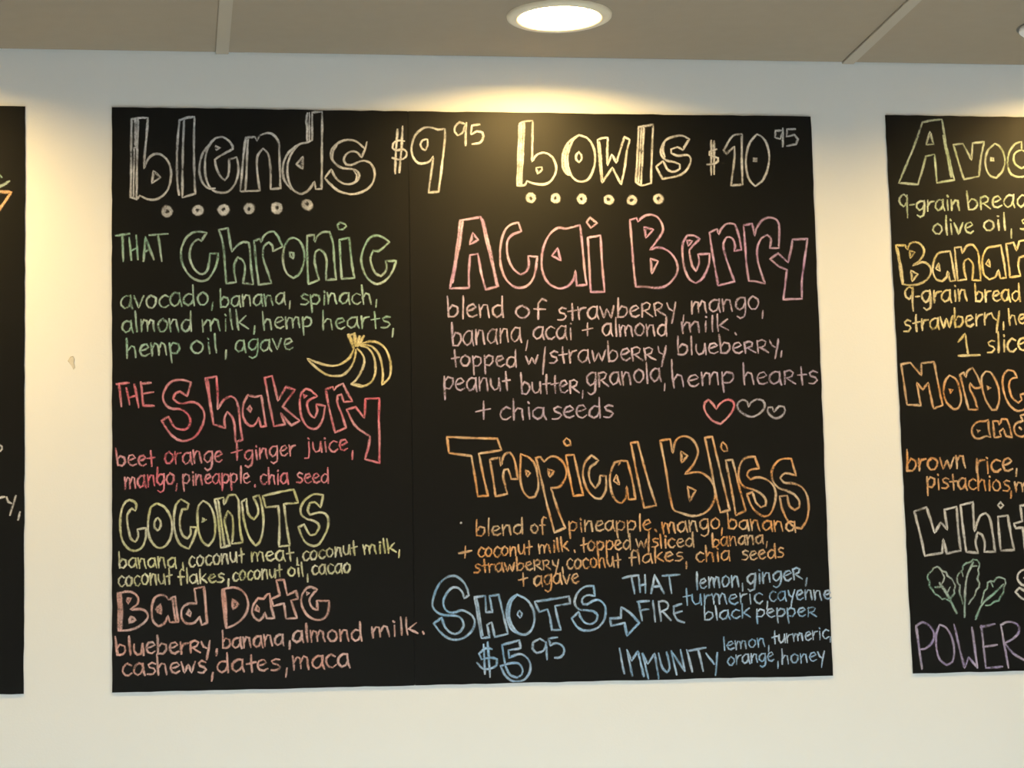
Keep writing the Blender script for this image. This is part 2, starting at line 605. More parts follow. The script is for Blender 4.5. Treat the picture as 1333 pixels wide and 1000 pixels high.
# ---- handwriting font: x-height 1, y up; (advance, strokes)
F = {
    'a': (1.0, ['.78,.95 .45,1 .12,.7 .1,.3 .35,.02 .62,.15 .78,.5', '.8,1 .8,.4 .92,-.02']),
    'b': (.95, ['.08,1.65 .12,.8 .16,.05', '.13,.6 .4,.95 .75,.8 .82,.4 .55,.03 .16,.08']),
    'c': (.85, ['.74,.85 .48,1 .17,.75 .1,.4 .3,.05 .55,0 .78,.18']),
    'd': (1.0, ['.76,.85 .45,.95 .13,.65 .12,.25 .4,0 .65,.15 .78,.5', '.8,1.6 .8,.7 .86,0']),
    'e': (.88, ['.14,.5 .45,.55 .74,.72 .55,.98 .25,.9 .1,.5 .25,.1 .52,0 .78,.16']),
    'f': (.75, ['.72,1.5 .48,1.65 .32,1.3 .32,.6 .36,-.1', '.1,.8 .68,.78']),
    'g': (.98, ['.78,.95 .45,1 .12,.7 .12,.35 .38,.06 .65,.2 .8,.6', '.82,.98 .84,.2 .74,-.45 .45,-.62 .22,-.45']),
    'h': (.95, ['.08,1.65 .12,.8 .16,0', '.14,.55 .4,.95 .66,.85 .72,.45 .78,0']),
    'i': (.42, ['.2,.9 .24,0', '.17,1.3 .2,1.24']),
    'j': (.5, ['.28,.95 .3,.1 .2,-.5 -.1,-.55', '.26,1.3 .29,1.24']),
    'k': (.92, ['.1,1.6 .14,.7 .18,0', '.72,1.05 .2,.5', '.3,.55 .82,.05']),
    'l': (.42, ['.18,1.6 .2,.8 .24,0']),
    'm': (1.35, ['.08,.98 .14,.5 .16,0', '.14,.5 .36,.95 .58,.85 .62,.4 .64,.05', '.63,.5 .86,.98 1.08,.85 1.12,.4 1.2,0']),
    'n': (.95, ['.08,.98 .13,.5 .15,0', '.13,.5 .38,.95 .64,.9 .7,.45 .78,0']),
    'o': (.98, ['.48,1 .16,.78 .1,.4 .3,.05 .58,.03 .82,.35 .8,.75 .48,1']),
    'p': (.95, ['.1,.98 .14,.2 .2,-.65', '.13,.7 .4,1 .75,.85 .8,.45 .55,.1 .17,.15']),
    'r': (.72, ['.1,.98 .14,.5 .16,0', '.13,.45 .32,.85 .64,.92']),
    's': (.8, ['.68,.9 .42,1 .18,.82 .28,.6 .58,.48 .72,.28 .5,.03 .14,.06']),
    't': (.72, ['.34,1.4 .36,.7 .42,0', '.08,.72 .66,.8']),
    'u': (.95, ['.1,.95 .12,.4 .35,.03 .62,.12 .74,.5 .76,.95', '.76,.95 .8,.4 .86,0']),
    'v': (.85, ['.08,.95 .4,.02 .76,.95']),
    'w': (1.2, ['.06,.95 .3,.02 .56,.75 .82,.02 1.1,.95']),
    'y': (.85, ['.1,.95 .24,.5 .45,.35', '.74,1 .6,.3 .42,-.65']),
    'R': (.95, ['.1,1 .13,.5 .15,0', '.1,.95 .45,1.08 .72,.9 .62,.6 .2,.45', '.32,.45 .6,.2 .88,-.02']),
    '9': (.95, ['.72,1.3 .42,1.55 .1,1.2 .14,.65 .45,.4 .7,.8', '.74,1.45 .76,.4 .84,-.65']),
    '-': (.55, ['.1,.55 .42,.56']),
    '+': (1.0, ['.5,1.1 .52,0', '.05,.5 .95,.62']),
    ',': (.3, ['.14,.22 .1,-.3']),
    '.': (.3, ['.12,.1 .16,-.02']),
    '/': (.3, ['.14,1.7 .1,-.5']),
}
TEXT_W = 4.1


def word_strokes(word, x0, y0, x1, y1, xh, wt=1.0):
    adv = [F[c][0] for c in word]
    tot = sum(adv)
    sx = (x1 - x0) / max(tot - 0.1, .1)
    out = []
    pos = 0.0
    for c, a in zip(word, adv):
        jit = random.uniform(-.05, .05)
        hs = xh * random.uniform(.94, 1.06)
        rot = random.uniform(-.05, .05)
        for st in F[c][1]:
            pts = []
            for t in st.split():
                gx, gy = map(float, t.split(','))
                gx += random.uniform(-.025, .025)
                gy += random.uniform(-.025, .025)
                u = pos + gx + rot * gy
                f = (pos + gx) / tot
                pts.append((x0 + u * sx, y0 + (y1 - y0) * f - (gy + jit) * hs))
            out.append((pts, False, TEXT_W * wt * random.uniform(.9, 1.08)))
        pos += a
    return out


# ------------------------------------------------------------------ chalkboards
def sheet_mesh(name, corners, base, lower=0.0, straight=None, step=0.022):
    """A thin vinyl sheet cut by hand: slightly uneven edges.  corners: TL,TR,BR,BL as (x,z)."""
    outline = []
    for k in range(4):
        a, b = corners[k], corners[(k + 1) % 4]
        L = math.dist(a, b)
        n = max(2, int(L / step))
        for i in range(n):
            t = i / n
            j = 0 if (i == 0 or k == straight) else random.uniform(-.0007, .0007)
            nx, nz = (b[1] - a[1]) / L, -(b[0] - a[0]) / L
            outline.append((a[0] + (b[0] - a[0]) * t + nx * j, a[1] + (b[1] - a[1]) * t + nz * j))
    bm = bmesh.new()
    fr = [bm.verts.new((x - base.x, -SHEET_T + lower - base.y, z - base.z)) for x, z in outline]
    bk = [bm.verts.new((x - base.x, -0.0003 - base.y, z - base.z)) for x, z in outline]
    bm.faces.new(fr)
    bm.faces.new(bk[::-1])
    n = len(outline)
    for i in range(n):
        j = (i + 1) % n
        bm.faces.new((fr[j], fr[i], bk[i], bk[j]))
    bmesh.ops.recalc_face_normals(bm, faces=bm.faces[:])
    me = bpy.data.meshes.new(name)
    bm.to_mesh(me)
    bm.free()
    return me


def board(sheets, label):
    zs = [c[1] for sh in sheets for c in sh]
    xs = [c[0] for sh in sheets for c in sh]
    base = Vector(((min(xs) + max(xs)) / 2, 0.0, min(zs)))
    root = empty('chalkboard', base)
    root['label'] = label
    root['category'] = 'chalkboard'
    for i, sh in enumerate(sheets):
        two = len(sheets) == 2
        link('vinyl_sheet', sheet_mesh('vinyl_sheet', sh, base, 0.0, (1, 3)[i] if two else None), M_BOARD, root)
    return root


TOPZ, BOTZ = CAM_Z + 1.1048, CAM_Z + 0.0205
SEAM_T, SEAM_B = on_wall(531, 147)[0], on_wall(540, 892)[0]
B_MID = board([[(-0.1075, TOPZ + .0003), (SEAM_T - .0007, TOPZ), (SEAM_B - .0007, BOTZ), (-0.1085, BOTZ)],
               [(SEAM_T + .0007, TOPZ), (1.2374, TOPZ - .0008), (1.2348, BOTZ - .0003), (SEAM_B + .0007, BOTZ)]],
              'wide black chalkboard menu headed blends and bowls, between two other chalkboards on a white wall')
link('seam_backing', sheet_mesh('seam_backing', [(SEAM_T - .008, TOPZ - .001), (SEAM_T + .008, TOPZ - .001), (SEAM_B + .008, BOTZ + .001), (SEAM_B - .008, BOTZ + .001)], B_MID.location, 0.0010), M_BOARD, B_MID)
B_LEFT = board([[(-1.6105, TOPZ), (-0.2660, TOPZ), (-0.2649, BOTZ + .0015), (-1.6105, BOTZ)]],
               'black chalkboard on white wall with a cut-off orange chalk triangle and green stroke')
B_RIGHT = board([[(1.3883, TOPZ + .004), (2.733, TOPZ + .003), (2.733, BOTZ), (1.3914, BOTZ + .0002)]],
                'black chalkboard menu on white wall with green chalk leaves above the word POWER')


def heading(bd, color, letters, name='heading', part='letter'):
    """letters: list of stroke lists, each one letter of a hand-drawn title."""
    h = empty(name, (0, -SHEET_T, 0), bd)
    base = bd.location + Vector((0, -SHEET_T, 0))
    for st in letters:
        link(part, ribbons_mesh(part, st, base), CH[color], h)
    return h


def lines(bd, color, words, wt=1.0):
    """words: one line of small writing, each word (text, x0, y0, x1, y1, x-height) in photo pixels."""
    h = empty('text_line', (0, -SHEET_T, 0), bd)
    base = bd.location + Vector((0, -SHEET_T, 0))
    for wd in words:
        link('word', ribbons_mesh('word', word_strokes(*wd, wt), base), CH[color], h)
    return h


def drawing(bd, name, color, strokes):
    return link(name, ribbons_mesh(name, strokes, bd.location), CH[color], bd)


def Z(x0, y0, *texts, s=0.15, w=1.0):
    return [parse(x0, y0, s, t, w) for t in texts]


# ---- blends $9.95
heading(B_MID, 'white', Z(140, 130,
    '210,170 205,400 205,600 200,845 255,865 280,832 340,862 400,868 460,848 515,795 545,710 550,610 525,535 480,487 430,470 375,490 340,540 318,598 320,500 335,350 350,160 285,158 z; 265,170 258,420 255,600 252,860; 1.5: 242,180 245,300 248,410; 0.8: 232,420 228,640 225,840; 400,620 460,675 385,725 z',
    '625,175 605,400 602,600 605,720 620,825; 665,165 655,400 650,650 650,850 760,815 750,500 750,300 755,150 700,155 660,165 625,178',
    '1000,325 940,335 890,385 855,470 845,570 850,660 880,750 930,795 990,808 1050,795 1100,740 1130,660 1135,580 1120,500 1055,520 1055,600 1045,660 1018,700 975,660 945,590 930,520 1000,475 1085,430 1085,400 1050,355 z; 890,385 830,460 800,560 800,650 830,730 880,772 930,770; 1.5: 945,408 972,420 948,430')
    + Z(320, 130,
    '0,330 -20,480 -40,700 -50,795 -5,797; 20,330 10,500 5,650 -5,795 120,790 105,680 95,560 105,480 150,425 190,465 208,540 215,650 215,775 300,770 295,600 290,450 285,370 250,315 210,292 150,298 110,325 95,360 80,325 20,328 0,335',
    '575,110 575,350 540,370 470,385 420,430 370,530 360,620 370,700 400,770 440,805 485,818 540,790 575,745 595,710 605,775 655,775 660,600 660,400 662,105 z; 535,120 525,170 532,250 530,355; 0.8: 552,115 550,350; 440,400 370,460 330,540 320,620 335,700 390,775; 1.2: 495,495 440,560 490,595 z',
    '1050,370 1030,440 1005,500 960,455 910,450 870,475 850,520 870,560 910,568 960,550 1020,530 1080,550 1110,600 1118,660 1090,740 1030,790 950,818 870,815 800,790 740,740 685,680 740,605 780,680 830,720 880,735 940,720 980,680 980,640 950,610 900,600 840,595 790,570 755,530 735,475 745,430 790,385 850,355 920,352 970,370 1025,420; 795,385 760,440 750,500 760,540; 940,620 962,650 955,700'))
heading(B_MID, 'white', Z(480, 130,
    '250,260 235,450 228,640; 293,235 285,400 265,630; 305,360 250,355 210,385 205,420 240,440 300,430 330,460 320,500 270,520 205,505',
    '600,260 530,240 470,250 410,300 380,370 370,440 390,510 430,550 480,553 530,535 560,490 550,580 535,680 518,805 605,800 625,650 645,480 660,330 660,255 z; 0.9: 510,345 470,350 447,390 460,425 490,440 510,400 z',
    '830,210 790,195 750,230 745,280 770,310 810,290 835,225; 848,205 840,300 840,395',
    '960,215 895,225 885,290; 890,300 940,275 985,285 995,320 970,370 900,385'), 'price')
heading(B_MID, 'white', [ring(x, y, 4.9, 8.6, 10) for x, y in ((217.7, 275.5), (257.5, 274), (290.8, 273.3), (324.3, 272), (360.5, 270.7), (400.3, 266.5))], 'dot_row', 'chalk_dot')
# ---- bowls $10.95
heading(B_MID, 'white', Z(650, 130,
    '175,210 165,450 160,600 155,745 220,740 240,705 290,725 350,735 410,730 460,690 490,620 485,550 450,490 390,460 340,470 305,500 285,535 285,400 290,185 215,190 z; 215,195 205,450 195,600 190,740; 1.3: 192,220 184,500 174,720; 0.9: 320,590 370,585 370,610 330,640 z',
    '690,308 640,350 605,430 590,530 605,620 650,690 710,712 770,690 810,620 830,530 820,430 770,340 z; 690,308 620,350 570,420 545,520 550,590 580,640 620,655; 1.4: 600,400 572,480 570,560 590,630; 690,455 665,480 668,525 690,545 712,520 710,480 z',
    '850,350 865,480 875,600 890,720 980,590 1055,735 1085,600 1105,450 1130,350 1085,325 1050,430 1015,545 975,480 935,570 935,450 940,330 880,335 z; 868,370 880,520 892,690')
    + Z(820, 130,
    '60,190 50,400 40,570 75,595 145,580 150,400 160,175 z; 95,185 85,400 75,590; 0.8: 78,200 68,400 58,570',
    '410,275 365,350 330,330 285,345 285,370 330,390 400,385 420,410 410,460 370,510 310,535 225,550 180,465 230,425 265,490 310,500 345,480 345,450 310,435 250,420 215,380 215,340 250,280 310,255 365,250 z; 238,300 226,350 240,395', s=.18755))
heading(B_MID, 'white', Z(820, 130,
    '564,285 562,520; 583,290 583,515; 600,345 550,360 550,385 610,405 610,430 580,445 535,450',
    '650,350 715,250 775,240 775,400 780,590 700,595 725,400 725,325 670,375 z',
    '880,240 830,300 805,400 810,500 835,570 870,600 920,560 955,480 965,390 945,300 905,250 z; 1.6: 862,408 872,408 872,428 862,428 z',
    '1050,215 1010,215 1005,260 1040,275 1055,235; 1060,200 1060,325',
    '1145,205 1090,205 1085,255; 1090,255 1140,245 1165,275 1150,310 1090,320', s=.18755), 'price')
heading(B_MID, 'white', [ring(x, y, 4.4, 7.8, 10) for x, y in ((690.8, 258.3), (722.8, 258.3), (756.8, 259), (792, 260.2), (822.2, 260.8), (856.6, 259))], 'dot_row', 'chalk_dot')
# ---- that chronic
heading(B_MID, 'green', Z(140, 280,
    '75,180 190,165; 130,170 135,400', '190,200 205,390; 250,180 262,385; 205,310 255,290', '330,195 312,400; 330,195 400,385; 320,320 370,300', '365,175 520,165; 440,175 470,400'))
heading(B_MID, 'green', Z(140, 280,
    '860,155 780,145 720,165 670,220 640,300 640,380 665,460 715,530 770,565 820,575 870,560 920,490 950,410 962,335 890,335 880,420 860,490 820,515 775,495 735,440 712,370 720,290 750,235 790,210 815,225 z',
    '965,130 1000,240 1015,400 1030,595 1115,585 1100,500 1100,430 1130,370 1165,385 1190,430 1190,500 1175,590 1265,605 1245,450 1235,300 1225,245 1180,235 1120,270 1078,320 1060,220 1045,115 z')
    + Z(330, 280,
    '5,225 20,400 45,605 155,595 125,500 90,400 80,330 95,265 135,240 165,270 165,318 250,275 215,195 180,145 130,150 85,190 65,240 55,210 z',
    '330,200 285,240 258,330 258,420 290,510 345,550 400,510 435,420 440,340 420,260 380,210 z; 1.4: 315,325 345,335 342,375 318,360 z',
    '465,180 465,350 475,600 570,565 545,480 530,400 540,320 575,300 615,330 635,400 630,500 630,565 715,560 700,400 690,250 660,150 600,150 550,190 530,235 525,175 z',
    '745,215 755,400 765,555 875,548 850,400 830,200 z; 750,65 725,90 740,125 775,125 805,100 790,80 z',
    '1180,235 1130,200 1070,178 1010,200 960,280 935,380 950,470 990,550 1050,595 1100,595 1160,555 1210,480 1235,400 1145,400 1155,450 1140,500 1105,530 1060,510 1025,440 1015,370 1040,310 1085,315 z'))
lines(B_MID, 'green', [('avocado', 156, 403, 271, 397.5, 17), (',', 274, 398, 279, 397, 18), ('banana', 285, 400.5, 371, 396, 14.5), (',', 375, 396, 379, 396, 18), ('spinach', 390, 397, 484, 396, 14), (',', 487, 395, 491, 395, 18)])
lines(B_MID, 'green', [('almond', 158, 433, 250, 431, 16), ('milk', 261, 432, 323, 428, 16), (',', 328, 430, 333, 430, 18), ('hemp', 341, 429.5, 406, 426, 15), ('hearts', 418, 429.5, 507, 426, 15), (',', 509, 432, 513, 431, 18)])
lines(B_MID, 'green', [('hemp', 163, 465.5, 235, 460.5, 16), ('oil', 247, 461, 283, 459, 16), (',', 291, 462, 296, 462, 18), ('agave', 305, 458.5, 381, 455, 15)])
drawing(B_MID, 'banana_bunch_drawing', 'banana', parse(340, 360, .15,
    '1.5: 760,510 785,570 800,620; 1.5: 810,500 815,560 820,600; 1.4: 890,520 840,600; 1.3: 855,525 830,590; 800,500 760,515; 800,640 770,700 710,750 640,775 560,770 480,745 400,715 440,760 500,810 560,850 640,865 710,855 770,800 805,730 822,640; 835,630 880,680 895,740 870,820 830,890 785,935 870,955 940,930 985,860 990,770 970,680 920,620 860,600; 870,590 950,605 1010,660 1045,760 1055,860 1050,940 1110,880 1125,800 1110,700 1070,620 1010,575 940,565 880,580; 1.2: 785,935 820,940 870,950'))
# ---- the shakery
heading(B_MID, 'red', Z(140, 480,
    '80,135 185,125; 1.2: 100,135 120,325', '165,170 190,310; 235,140 270,335; 190,250 255,235', '290,120 310,320 400,325; 290,130 375,125; 300,220 395,205'))
heading(B_MID, 'red', Z(140, 480,
    '725,120 660,100 600,100 545,120 500,180 480,250 510,320 560,350 620,350 680,380 715,430 715,480 690,520 640,530 580,505 530,420 470,450 510,520 570,590 630,625 690,625 760,590 815,510 840,430 830,360 780,305 720,290 650,305 600,290 570,260 585,220 630,200 690,240 z',
    '850,85 880,250 920,485 1020,515 1015,430 1040,375 1075,410 1100,480 1110,635 1170,620 1150,480 1135,340 1110,265 1070,240 1010,270 955,355 955,230 945,70 z; 870,100 892,300 918,480',
    '1335,235 1275,245 1220,230 1185,290 1172,370 1185,440 1220,488 1262,498 1292,470 1312,425 1330,505 1375,500 1355,380 z; 1.4: 1235,325 1220,350 1242,375 z')
    + Z(340, 480,
    '30,80 60,250 110,500 205,485 170,385 260,495 335,455 185,330 290,185 215,160 145,280 120,170 95,65 z',
    '390,175 350,210 335,290 345,400 380,480 430,520 480,520 530,450 555,325 480,310 485,380 460,430 425,400 400,330 405,285 485,240 430,190 z; 1.4: 368,228 390,240 374,250 z',
    '560,180 590,350 640,555 735,515 700,400 660,300 665,235 695,225 715,290 790,285 740,195 710,130 650,160 630,190 620,160 z',
    '905,262 895,430 820,335 740,355 820,500 945,590 930,680 900,785 1025,820 1025,600 1020,450 1025,258 z'))
lines(B_MID, 'red', [('beet', 151, 606, 201, 607.5, 14.5), (',', 202, 613, 207, 613, 22), ('orange', 213, 605, 289, 602, 15.5), ('+', 301, 600, 314, 598, 20), ('ginger', 317, 600, 384, 592, 13.5), ('juice', 398, 590, 452, 587, 14), (',', 456, 592, 461, 592, 20)])
lines(B_MID, 'red', [('mango', 161, 636.5, 227, 630.5, 15), (',', 227, 634, 232, 634, 16), ('pineapple', 237, 631.5, 325, 629, 13), ('.', 329, 633, 333, 633, 14), ('chia', 338, 631, 375, 630, 13), ('seed', 385, 629.5, 428, 628.5, 13)])
# ---- coconuts
heading(B_MID, 'yellow', Z(140, 570,
    '240,635 250,580 215,545 165,550 125,620 110,740 120,860 150,930 200,975 250,980 300,950 330,880 335,785 260,795 265,860 240,905 205,880 185,810 170,720 175,660 210,615 z',
    '430,570 380,600 355,700 355,820 380,900 440,955 500,940 550,860 560,750 535,660 490,600 z; 435,695 408,730 410,780 435,805 460,770 458,720 z',
    '690,620 705,575 640,535 600,570 578,660 580,780 600,870 640,935 705,965 750,870 775,780 720,775 720,840 690,875 655,850 630,780 630,690 650,620 z',
    '830,548 790,590 780,700 795,830 830,910 875,938 920,880 935,780 920,660 880,580 z; 1.5: 832,695 842,715 834,732 z',
    '930,535 960,700 985,955 1060,935 1030,800 1015,720 1045,635 1080,680 1090,780 1080,920 1170,910 1145,750 1135,540 1110,495 1050,500 1010,580 1005,520 z; 960,540 985,720 1015,940',
    '1165,555 1180,690 1205,800 1245,890 1285,935 1315,915 1345,825 1352,700 1335,570 1315,500 1265,515 1300,590 1305,660 1270,710 1225,670 1210,600 1205,530 z')
    + Z(330, 570,
    '80,505 310,455 350,450 385,565 265,575 285,750 315,935 220,945 225,750 215,595 105,605 z',
    '605,500 530,490 460,530 415,590 410,660 450,700 520,720 565,750 565,790 530,840 490,845 460,800 440,755 390,775 420,860 460,915 520,940 570,920 620,840 650,750 640,680 600,650 540,655 490,670 470,630 490,570 530,560 580,605 z'))
lines(B_MID, 'yellow', [('banana', 154, 740, 229, 739, 12.5), (',', 235, 737, 240, 737, 16), ('coconut', 245, 738.5, 317, 731.5, 13), ('meat', 326, 731.5, 381, 729.5, 13), (',', 384, 731, 388, 731, 18), ('coconut', 393, 730, 464, 721.5, 12), ('milk', 472, 722, 515, 719, 11.5), (',', 516, 721, 521, 721, 16)])
lines(B_MID, 'yellow', [('coconut', 153, 763.5, 223, 760.5, 13.5), ('flakes', 231, 760, 291, 758.5, 11.5), (',', 295, 759, 299, 759, 18), ('coconut', 302, 757, 366, 751, 12), ('oil', 374, 751, 395, 750, 11), (',', 398, 752, 402, 752, 18), ('cacao', 405, 748.5, 456, 745.5, 12)])
# ---- bad date
heading(B_MID, 'salmon', Z(140, 690,
    '90,550 95,700 95,875 180,870 250,850 310,810 350,760 340,715 300,690 200,690 260,640 265,590 230,550 170,535 z; 1.8: 112,560 115,700 113,860; 1.5: 178,595 200,592 178,635 z; 1.6: 205,755 240,780 195,800 z',
    '530,605 510,580 460,565 410,590 385,660 385,740 400,800 440,835 490,815 525,745 540,800 615,800 600,700 585,580 z; 565,595 575,690 590,790; 1.6: 455,650 430,690 458,722 z',
    '755,510 770,640 700,640 650,680 640,740 660,795 710,815 760,800 800,750 815,825 865,805 850,650 835,495 z; 845,510 860,800; 1.5: 710,695 692,730 718,748 z',
    '995,520 1005,680 1030,850 1100,825 1170,770 1215,690 1215,610 1180,540 1110,500 1040,505 z; 1.4: 1012,530 1032,840; 1.6: 1085,610 1125,645 1092,682 z')
    + Z(0, 0, '348,774 343,780 336,779 330,787 328,797 331,804 337,808 342,804 345,797 347,805 357,805 353,790 351,773 z; 1.4: 335,789 333,794 337,796 z', s=1.0)
    + Z(340, 690,
    '120,395 145,515 80,545 95,600 180,580 195,700 280,695 235,555 290,545 275,480 205,515 180,395 z',
    '440,470 380,450 340,480 315,550 330,620 370,680 440,710 500,695 530,640 535,560 440,560 445,630 410,620 380,565 390,530 z; 1.2: 358,490 378,500 362,512 z', s=.16504))
lines(B_MID, 'salmon', [('blueberRy', 150, 853.5, 274, 849, 15), (',', 279, 849, 284, 849, 14), ('banana', 288, 845, 369, 840, 14.5), (',', 374, 840, 379, 840, 20), ('almond', 380, 836.5, 471, 834, 14.5), ('milk', 482, 830.5, 543, 824.5, 14.5), ('.', 547, 824, 552, 824, 20)], 1.1)
lines(B_MID, 'salmon', [('cashews', 158, 880.5, 268, 875.5, 15), (',', 273, 881, 279, 881, 20), ('dates', 281, 876.5, 364, 872.5, 15), (',', 370, 876, 375, 876, 20), ('maca', 380, 871, 455, 869, 17)], 1.1)
# ---- acai berry
heading(B_MID, 'pink', Z(560, 270,
    '260,115 230,350 200,550 170,705 335,700 335,560 345,415 415,405 440,560 480,715 590,685 555,560 500,350 440,85 z; 1.3: 280,130 247,350 217,500 192,650; 1.2: 455,110 502,300 545,500 578,680; 1.1: 370,225 345,320 415,285 z',
    '765,135 700,150 650,200 615,300 605,430 620,540 660,630 720,685 780,700 850,675 900,600 930,430 850,425 855,500 830,560 785,585 730,545 685,470 665,370 675,280 720,235 790,210 z',
    '1300,155 1180,185 1110,180 1040,230 985,340 965,470 975,560 1010,640 1070,690 1130,705 1200,680 1245,620 1260,550 1270,680 1357,675 1345,600 1325,400 z; 1105,355 1055,420 1130,460 z')
    + Z(720, 270,
    '300,265 310,450 325,735 445,735 425,500 410,245 z; 320,90 290,130 325,180 380,140 z',
    '665,110 680,300 695,500 715,690 800,690 880,700 960,690 1030,640 1075,560 1075,490 1030,410 970,365 900,350 840,370 900,290 950,210 945,150 900,85 830,65 770,90 735,125 720,95 z; 790,175 870,195 805,265 z; 845,445 910,470 855,575 z')
    + Z(880, 270,
    '205,275 150,245 95,245 60,310 55,420 75,540 115,625 170,660 225,620 280,510 290,405 190,410 200,480 170,555 140,510 115,400 115,370 z; 0.9: 95,285 140,295 105,335 z',
    '290,220 310,370 340,540 365,680 505,645 460,520 420,400 410,310 440,260 480,265 510,320 505,380 565,370 545,250 510,150 450,140 390,190 370,235 355,190 z',
    '585,155 600,350 610,500 630,640 700,645 770,665 735,560 705,450 705,350 740,270 790,240 820,270 815,355 890,355 895,200 880,120 820,90 750,110 700,180 680,250 660,145 z',
    '1010,280 1000,350 970,480 885,400 815,450 880,505 960,545 945,680 930,800 1090,795 1090,650 1110,480 1140,275 z'))
lines(B_MID, 'mauve', [('blend', 581, 414, 656, 412.5, 17), ('of', 669, 413.5, 708, 414, 15), ('strawbeRRy', 724, 417, 880, 410, 16), (',', 886, 414, 891, 414, 18), ('mango', 898, 408.5, 988, 402.5, 16), (',', 990, 409, 995, 409, 18)])
lines(B_MID, 'mauve', [('banana', 587, 450.5, 678, 444.5, 18), (',', 682, 450, 688, 450, 22), ('acai', 693, 442.5, 744, 441.5, 17), ('+', 757, 438, 770, 437, 14), ('almond', 783, 438.5, 868, 437, 15.5), ('milk', 885, 434.5, 948, 430, 14), ('.', 954, 435, 959, 435, 18)])
lines(B_MID, 'mauve', [('topped', 587, 477, 672, 478, 14), ('w', 684, 475, 700, 473, 11), ('/', 704, 479, 711, 479, 16), ('strawbeRRy', 713, 474, 867, 467, 15.5), (',', 871, 472, 876, 472, 18), ('bluebeRRy', 880, 463, 1014, 457.5, 14.5), (',', 1014, 460, 1018, 460, 14)])
lines(B_MID, 'mauve', [('peanut', 576, 509, 663, 508, 17), ('butteR', 677, 513, 753, 511, 16), (',', 755, 513, 760, 513, 20), ('gRanola', 762, 504, 860, 497, 17), (',', 862, 503, 867, 503, 16), ('hemp', 874, 505.5, 955, 499, 16), ('heaRts', 966, 501, 1063, 500, 16.5)])
lines(B_MID, 'mauve', [('+', 618, 546, 637, 545, 21), ('chia', 649, 546, 710, 546, 16), ('seeds', 717, 545.5, 797, 543, 16.5)])
drawing(B_MID, 'heart_drawing', 'red', parse(900, 460, .15, '215,485 180,435 145,405 115,430 110,480 140,540 190,590 250,615 310,560 355,500 370,450 345,410 300,405 250,435 z'))
drawing(B_MID, 'heart_drawing', 'grey', parse(900, 460, .15, '495,465 480,420 440,405 405,430 400,475 440,520 500,550 540,550 600,515 635,460 620,415 570,400 520,425 z'))
drawing(B_MID, 'heart_drawing', 'grey', parse(900, 460, .15, '715,510 700,470 665,470 660,505 690,545 735,565 785,545 812,495 800,465 760,460 735,485 z'))
# ---- tropical bliss
heading(B_MID, 'orange', Z(570, 560,
    '80,60 95,200 290,225 320,400 345,575 435,570 400,430 355,205 550,175 515,75 300,70 z',
    '450,255 475,400 500,575 600,555 580,470 565,400 575,345 610,340 635,425 690,425 680,340 660,250 625,195 580,210 545,310 535,240 z',
    '720,210 715,320 715,430 740,530 790,585 840,580 870,500 865,400 845,310 800,245 z; 0.9: 760,345 800,375 775,405 z',
    '850,240 895,420 940,620 1010,890 1105,850 1050,720 980,500 1050,495 1100,430 1115,360 1090,290 1040,240 980,230 920,275 890,235 z; 1.1: 955,340 1008,360 970,405 z',
    '1110,220 1140,400 1175,570 1260,565 1220,400 1180,215 z; 0.9: 1115,70 1090,100 1110,135 1150,130 1145,90 z')
    + Z(710, 560,
    '460,265 400,220 350,270 325,350 330,430 370,530 430,590 480,595 520,530 525,400 475,395 465,460 430,505 395,460 375,390 390,320 435,290 z',
    '650,270 600,280 565,370 560,460 580,560 620,620 660,635 700,580 705,490 720,600 780,600 755,450 710,270 655,265 635,300; 0.9: 615,390 590,440 640,475 z',
    '740,110 790,370 855,675 960,655 890,440 800,105 z')
    + Z(870, 560,
    '-72,90 -25,330 40,685 110,720 200,745 280,735 350,690 400,600 405,520 370,440 320,390 260,365 145,380 215,300 255,200 240,130 190,70 120,55 65,90 35,200 15,80 z; 1.1: 110,185 165,225 115,280 z; 165,490 235,525 185,615 z',
    '315,65 370,330 410,560 450,715 530,695 460,400 380,60 z',
    '495,260 540,480 585,740 670,700 620,520 555,260 z; 0.9: 470,105 455,150 480,185 510,180 500,130 z',
    '750,235 690,235 640,265 610,350 615,440 660,495 730,515 800,550 845,610 840,655 800,670 760,630 730,540 680,555 710,640 760,710 830,750 880,730 920,640 930,540 900,470 840,425 770,410 710,430 680,395 700,350 785,335 z',
    '1065,250 990,250 930,290 895,360 905,440 950,500 1020,525 1090,560 1135,620 1135,670 1095,695 1050,660 1030,570 965,575 985,680 1030,780 1090,840 1150,855 1190,800 1215,700 1205,580 1160,500 1090,465 1000,455 970,415 1010,375 1105,395 z'))
drawing(B_MID, 'chalk_fleck', 'white', ring(600, 681, 0.9, 2.2, 8))
lines(B_MID, 'orange', [('blend', 618, 698.5, 681, 695.5, 13.5), ('of', 690, 694.5, 710, 694, 12), ('pineapple', 739, 692.5, 847, 691, 13.5), ('.', 850, 692, 855, 692, 18), ('mango', 861, 695, 937, 689, 13.5), (',', 937, 692, 941, 692, 16), ('banana', 946, 689, 1035, 693, 13)])
lines(B_MID, 'orange', [('+', 596, 728, 612, 726, 13), ('coconut', 621, 726.5, 691, 721.5, 12.5), ('milk', 700, 720.5, 740, 717.5, 11.5), ('.', 745, 718, 749, 718, 16), ('topped', 755, 718.5, 821, 714.5, 12.5), ('w/sliced', 827, 713.5, 903, 712.5, 11.5), ('banana', 926, 712.5, 993, 707.5, 11.5), (',', 995, 709, 999, 709, 14)])
